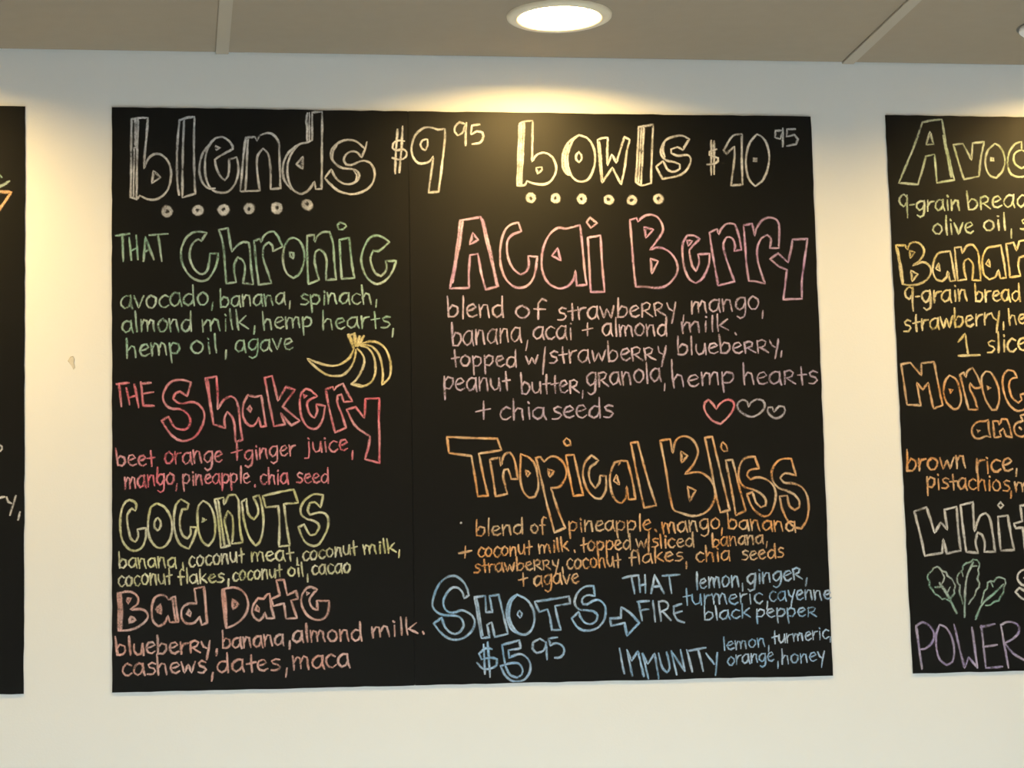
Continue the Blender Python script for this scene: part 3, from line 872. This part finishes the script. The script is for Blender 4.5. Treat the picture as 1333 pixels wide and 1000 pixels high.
lines(B_MID, 'orange', [('strawbeRRy', 616, 746, 727, 740.5, 11.5), (',', 730, 742, 734, 742, 14), ('coconut', 737, 741, 807, 738, 13), ('flakes', 817, 735.5, 888, 730, 12), (',', 891, 735, 895, 735, 16), ('chia', 905, 731.5, 950, 729.5, 13), ('seeds', 964, 730, 1020, 725.5, 12.5)])
lines(B_MID, 'orange', [('+', 675, 763, 686, 762, 14), ('agave', 694, 763.5, 753, 759, 13)])
# ---- shots $5.95
heading(B_MID, 'blue', Z(550, 740,
    '400,235 360,260 340,200 290,165 240,180 195,240 180,310 210,370 270,385 340,365 410,395 450,450 440,520 380,590 300,620 220,605 160,560 95,480 165,430 190,500 230,550 280,570 330,545 355,490 330,430 270,410 180,405 110,370 85,310 105,220 150,130 210,80 270,65 330,95 380,160 z',
    '450,250 480,420 510,605 580,600 560,490 600,470 625,595 740,570 700,400 660,230 580,240 605,380 550,380 545,240 z; 470,265 495,420 520,580',
    '820,230 770,290 750,400 780,500 830,560 890,575 940,540 970,450 955,350 900,270 z; 820,230 760,270 730,360 735,440 770,530 850,575; 1.2: 760,310 744,390 757,470 800,540; 0.8: 840,365 820,400 845,430 865,395 z',
    '975,290 1270,245 1280,305 1150,325 1170,430 1200,535 1120,535 1105,430 1085,355 1010,380 z')
    + Z(720, 740,
    '350,155 290,155 230,190 190,260 190,320 225,355 290,365 350,375 385,410 380,445 340,480 290,480 245,440 220,380 160,435 200,500 250,535 310,540 380,520 440,450 455,370 440,310 390,275 340,285 290,315 255,310 250,270 290,235 360,240 z'))
drawing(B_MID, 'arrow_drawing', 'blue', parse(720, 740, .15, '1.1: 495,435 500,500 620,475 640,585 745,475 670,390 590,335 585,430 z'))
heading(B_MID, 'blue', Z(550, 740,
    '530,665 540,915; 565,645 585,940; 600,700 545,695 490,740 510,790 590,775 645,790 640,840 590,870 520,870 475,820',
    '840,625 690,665 700,740 715,835 760,825 830,825 865,870 860,920 820,950 760,925 715,840 675,845 710,920 770,975 830,980 890,960 930,900 935,830 900,770 840,745 750,775 745,710 850,695 z',
    '1065,640 1020,610 960,640 955,700 990,735 1050,715 1070,660; 1070,640 1080,790',
    '1165,600 1095,610 1110,670 1150,650 1210,670 1230,720 1200,770 1150,775'), 'price')
heading(B_MID, 'blue', Z(720, 740,
    '605,85 670,68 740,62; 1.1: 680,80 705,215', '742,70 752,205; 795,60 800,210; 748,150 798,140', '880,60 850,215; 880,60 960,215; 865,160 930,155', '950,65 1095,55; 1005,65 1025,215'))
heading(B_MID, 'blue', Z(720, 740,
    '740,290 770,450; 730,290 830,285; 750,365 825,355', '865,285 885,460', '915,290 935,455; 915,290 970,285 1000,320 990,350 930,380; 950,375 1020,450', '1045,330 1050,400 1080,450 1135,470; 1045,330 1110,310; 1045,390 1115,375'))
heading(B_MID, 'blue', Z(720, 740,
    '575,700 615,910', '640,710 685,930; 640,710 680,800 735,720 785,935', '775,740 825,955; 775,740 820,830 880,740 915,955', '915,740 945,860 985,905 1010,870 985,730', '1025,720 1070,920; 1025,720 1140,890; 1140,890 1105,710', '1160,710 1205,895', '1180,715 1320,690; 1258,705 1300,890')
    + Z(890, 740, '195,740 260,830; 290,735 275,925'))
lines(B_MID, 'blue', [('lemon', 904, 767.5, 962, 763, 14), (',', 964, 764, 968, 764, 18), ('gingeR', 971, 761.5, 1043, 753.5, 13.5), (',', 1047, 756, 1051, 756, 18)])
lines(B_MID, 'blue', [('turmeric', 888, 788, 992, 786, 14), (',', 996, 787, 1000, 787, 18), ('cayenne', 1000, 782.5, 1081, 780, 12.5)], .92)
lines(B_MID, 'blue', [('black', 915, 808, 976, 803.5, 11), ('peppeR', 983, 804.5, 1062, 802.5, 11.5)], .92)
lines(B_MID, 'blue', [('lemon', 940, 847, 996, 841, 11), (',', 998, 844, 1002, 844, 14), ('turmeric', 1004, 838.5, 1078, 831, 11), (',', 1079, 832, 1082, 832, 12)], .9)
lines(B_MID, 'blue', [('orange', 946, 866.5, 1007, 860, 11.5), (',', 1010, 865, 1014, 865, 16), ('honey', 1016, 865, 1073, 860, 12)], .9)

# ---- right board
heading(B_RIGHT, 'lime', Z(1133, 140,
    '450,130 380,330 310,500 245,655 410,670 450,540 480,425 555,410 565,530 575,655 725,630 690,480 650,300 620,105 540,112 z; 1.2: 632,250 662,400 700,600; 515,215 480,325 545,320 z',
    '720,325 760,470 810,625 940,600 955,450 985,300 885,310 875,455 800,315 z',
    '1080,315 1020,370 995,450 1005,540 1045,600 1090,610 1140,560 1165,480 1150,390 1115,335 z; 1.6: 1047,440 1063,440 1063,462 1047,462 z',
    '1400,400 1310,370 1310,300 1250,320 1200,400 1190,500 1220,580 1290,605 1360,590 1420,540 1430,460 1375,455 1370,500 1310,530 1260,500 1240,440 1260,390 1310,370'))
lines(B_RIGHT, 'lime', [('9-grain', 1169, 275, 1249, 273, 13.5), ('bRead', 1258, 273.5, 1337, 269, 15.5)], 1.1)
lines(B_RIGHT, 'lime', [('olive', 1213, 306, 1267, 304, 14.5), ('oil', 1279, 300.5, 1309, 299, 14), (',', 1314, 304, 1318, 304, 20), ('s', 1325, 299.5, 1340, 299, 14)], 1.1)
heading(B_RIGHT, 'banana', Z(1133, 280,
    '220,265 250,430 275,600 340,610 420,600 490,560 525,490 500,430 450,410 365,440 430,390 465,320 440,260 390,235 340,250 320,300 300,265 z; 1.2: 235,300 262,450 280,590; 340,310 385,325 345,375 z; 350,485 410,515 360,575 z',
    '690,315 640,320 580,340 545,420 540,490 570,560 620,575 660,540 670,490 690,575 735,570 715,450 z; 590,420 565,465 600,485 z',
    '730,285 740,420 755,570 830,560 810,470 815,400 850,380 885,420 890,490 880,565 955,570 945,430 930,320 890,260 840,265 795,335 785,280 z',
    '1130,265 1070,275 1010,290 975,360 970,440 985,520 1030,560 1080,540 1110,480 1125,550 1175,545 1160,430 z; 1025,385 1000,425 1035,450 z',
    '1175,250 1195,400 1210,540 1300,530 1280,440 1290,370 1335,355 1360,420 1355,520 1430,520 1415,380 1390,250 1350,220 1290,230 1265,310 1240,240 z'))
lines(B_RIGHT, 'banana', [('9-grain', 1176, 396, 1259, 391.5, 15), ('bread', 1268, 392.5, 1328, 391.5, 14)], 1.15)
lines(B_RIGHT, 'banana', [('strawberry', 1175, 432.5, 1301, 421.5, 15), (',', 1303, 424, 1308, 424, 16), ('he', 1312, 423.5, 1334, 421, 13)], 1.15)
lines(B_RIGHT, 'banana', [('slice', 1283, 460, 1336, 456, 16)], 1.15)
drawing(B_RIGHT, 'numeral', 'banana', parse(1133, 410, .15, '760,235 820,165 845,345; 1.15: 765,355 945,350'))
heading(B_RIGHT, 'orange', Z(1133, 410,
    '265,430 290,600 315,780 435,785 400,590 450,650 500,590 520,700 545,815 625,785 590,620 550,410 440,420 440,525 345,415 z',
    '685,525 645,580 635,680 660,760 720,820 760,810 785,740 770,640 740,560 z; 1.7: 685,645 705,655 695,678 z',
    '775,520 810,660 850,820 930,825 900,720 860,640 865,590 900,635 960,630 930,540 885,460 840,490 825,540 810,500 z',
    '1000,490 965,540 970,640 1000,740 1050,825 1090,825 1115,750 1110,640 1080,560 1040,500 z; 1.5: 1018,620 1030,635 1022,650 z',
    '1270,545 1240,490 1190,480 1150,530 1150,640 1180,740 1230,810 1290,835 1350,800 1360,680 1300,690 1310,740 1280,765 1230,720 1205,650 1205,580 1235,550 z'))
heading(B_RIGHT, 'orange', Z(1133, 520,
    '1000,190 930,195 885,240 880,290 905,335 950,340 1000,320 1040,330 1025,260 1020,180 z; 1.3: 928,270 942,272 932,285 z',
    '1060,190 1075,330 1130,325 1120,280 1150,255 1175,320 1225,330 1210,250 1185,175 1140,170 1115,220 1105,190 z',
    '1370,125 1300,140 1320,190 1260,210 1245,260 1265,310 1320,325 1370,300 1420,310 1390,200 z; 1.2: 1292,245 1305,260'))
lines(B_RIGHT, 'orange', [('brown', 1178, 614, 1257, 609, 16), ('rice', 1269, 616, 1317, 613.5, 16.5), (',', 1320, 615, 1325, 615, 18)], 1.2)
lines(B_RIGHT, 'orange', [('pistachios', 1205, 636, 1314, 639.5, 14), (',', 1313, 643, 1318, 643, 18), ('m', 1320, 640, 1341, 640, 13)], 1.05)
heading(B_RIGHT, 'white', Z(1133, 630,
    '380,240 430,440 470,625 620,600 630,480 660,605 780,580 760,400 745,200 640,225 665,400 610,335 555,425 485,205 z',
    '780,185 800,380 830,590 930,600 910,500 930,425 965,440 990,520 985,590 1080,590 1060,440 1030,290 1000,255 950,280 900,410 885,160 z',
    '1105,285 1115,430 1130,580 1245,575 1215,430 1190,275 z; 1127,160 1104,188 1127,214 1152,188 z',
    '1300,190 1315,325 1245,345 1260,385 1320,380 1340,560 1420,550 1400,370 1440,365 1430,310 1390,315 1375,180 z', w=1.1))
drawing(B_RIGHT, 'leaf_drawing', 'mint', parse(1133, 740, .15, '0.85: 600,0 620,25 655,35 665,65 700,90 715,115 735,150 722,190 728,220 700,250 690,290 650,262 620,270 590,240 560,225 535,185 510,150 512,115 492,80 510,40 535,22 545,-2 580,-15 z; 1.2: 600,130 660,220 745,385; 560,165 625,160; 0.8: 690,165 665,215; 0.8: 620,40 640,80 620,130'))
drawing(B_RIGHT, 'leaf_drawing', 'mint', parse(1133, 740, .15, '0.85: 800,310 790,270 770,200 775,150 755,130 750,80 770,40 800,10 800,-15 830,-45 870,-55 890,-78 925,-70 945,-30 932,10 940,50 925,90 945,130 940,165 915,190 905,235 870,280 850,310; 890,-50 840,60 820,200 815,420; 0.7: 790,20 800,70; 0.7: 920,-20 880,-20'))
drawing(B_RIGHT, 'leaf_drawing', 'mint', parse(1133, 740, .15, '0.85: 960,300 975,250 985,200 1010,175 1015,125 1045,110 1070,115 1090,85 1130,80 1165,95 1172,130 1155,165 1155,205 1130,240 1110,280 1070,290 1040,318 1000,322; 1150,140 1080,210 970,310 910,440; 0.7: 1045,120 1060,160'))
heading(B_RIGHT, 'white', Z(1133, 740,
    '1400,20 1333,10 1285,40 1275,90 1310,140 1360,160 1400,200 1390,240 1340,200 1290,170 1255,205 1310,260 1380,290 1440,240 1430,160 1370,110 1330,85 1350,60 1400,75 z'))
heading(B_RIGHT, 'purple', Z(1133, 740,
    '1.1: 395,500 445,870; 395,500 450,470 510,500 550,570 530,650 470,700 430,700',
    '600,490 570,570 570,690 600,790 660,840 710,810 725,700 700,590 650,510 z',
    '725,490 770,690 815,865 850,770 925,860; 1.1: 925,860 880,515',
    '960,500 1000,865 1140,855; 955,510 1075,485; 985,680 1095,665',
    '1130,490 1195,860; 1130,490 1190,465 1270,485 1290,540 1250,600 1165,650 1240,740 1360,810'))

# ---- left board: only its right-hand edge shows
drawing(B_LEFT, 'green_stroke', 'mint', parse(0, 130, .15, '1.2: -30,765 30,740 80,710; 1.2: -30,640 12,672'))
drawing(B_LEFT, 'triangle_drawing', 'orange', parse(0, 130, .15, '1.3: -90,785 0,797 95,805 40,890 -30,985'))
lines(B_LEFT, 'white', [('o', -6, 588.5, 3, 588.5, 9)], .9)
lines(B_LEFT, 'white', [('ry', -7, 663, 20, 661, 15), (',', 22, 671, 27, 671, 18)], 1.05)

# ------------------------------------------------------------------ small scuff of filler on the wall
cx, cz = on_wall(93.5, 472)
bm = bmesh.new()
pts = [(-.008, .003), (-.003, .011), (.003, .012), (.006, .006), (.004, .0), (.007, -.010), (.003, -.014), (-.001, -.006)]
fr = [bm.verts.new((x * .72, -.0012, z * .85)) for x, z in pts]
bk = [bm.verts.new((x, .0005, z)) for x, z in pts]
bm.faces.new(fr)
for i in range(len(pts)):
    j = (i + 1) % len(pts)
    bm.faces.new((fr[j], fr[i], bk[i], bk[j]))
bmesh.ops.recalc_face_normals(bm, faces=bm.faces[:])
me = bpy.data.meshes.new('wall_scuff')
bm.to_mesh(me)
bm.free()
link('wall_scuff', me, M_CHIP, wall_front, (cx, 0, cz))
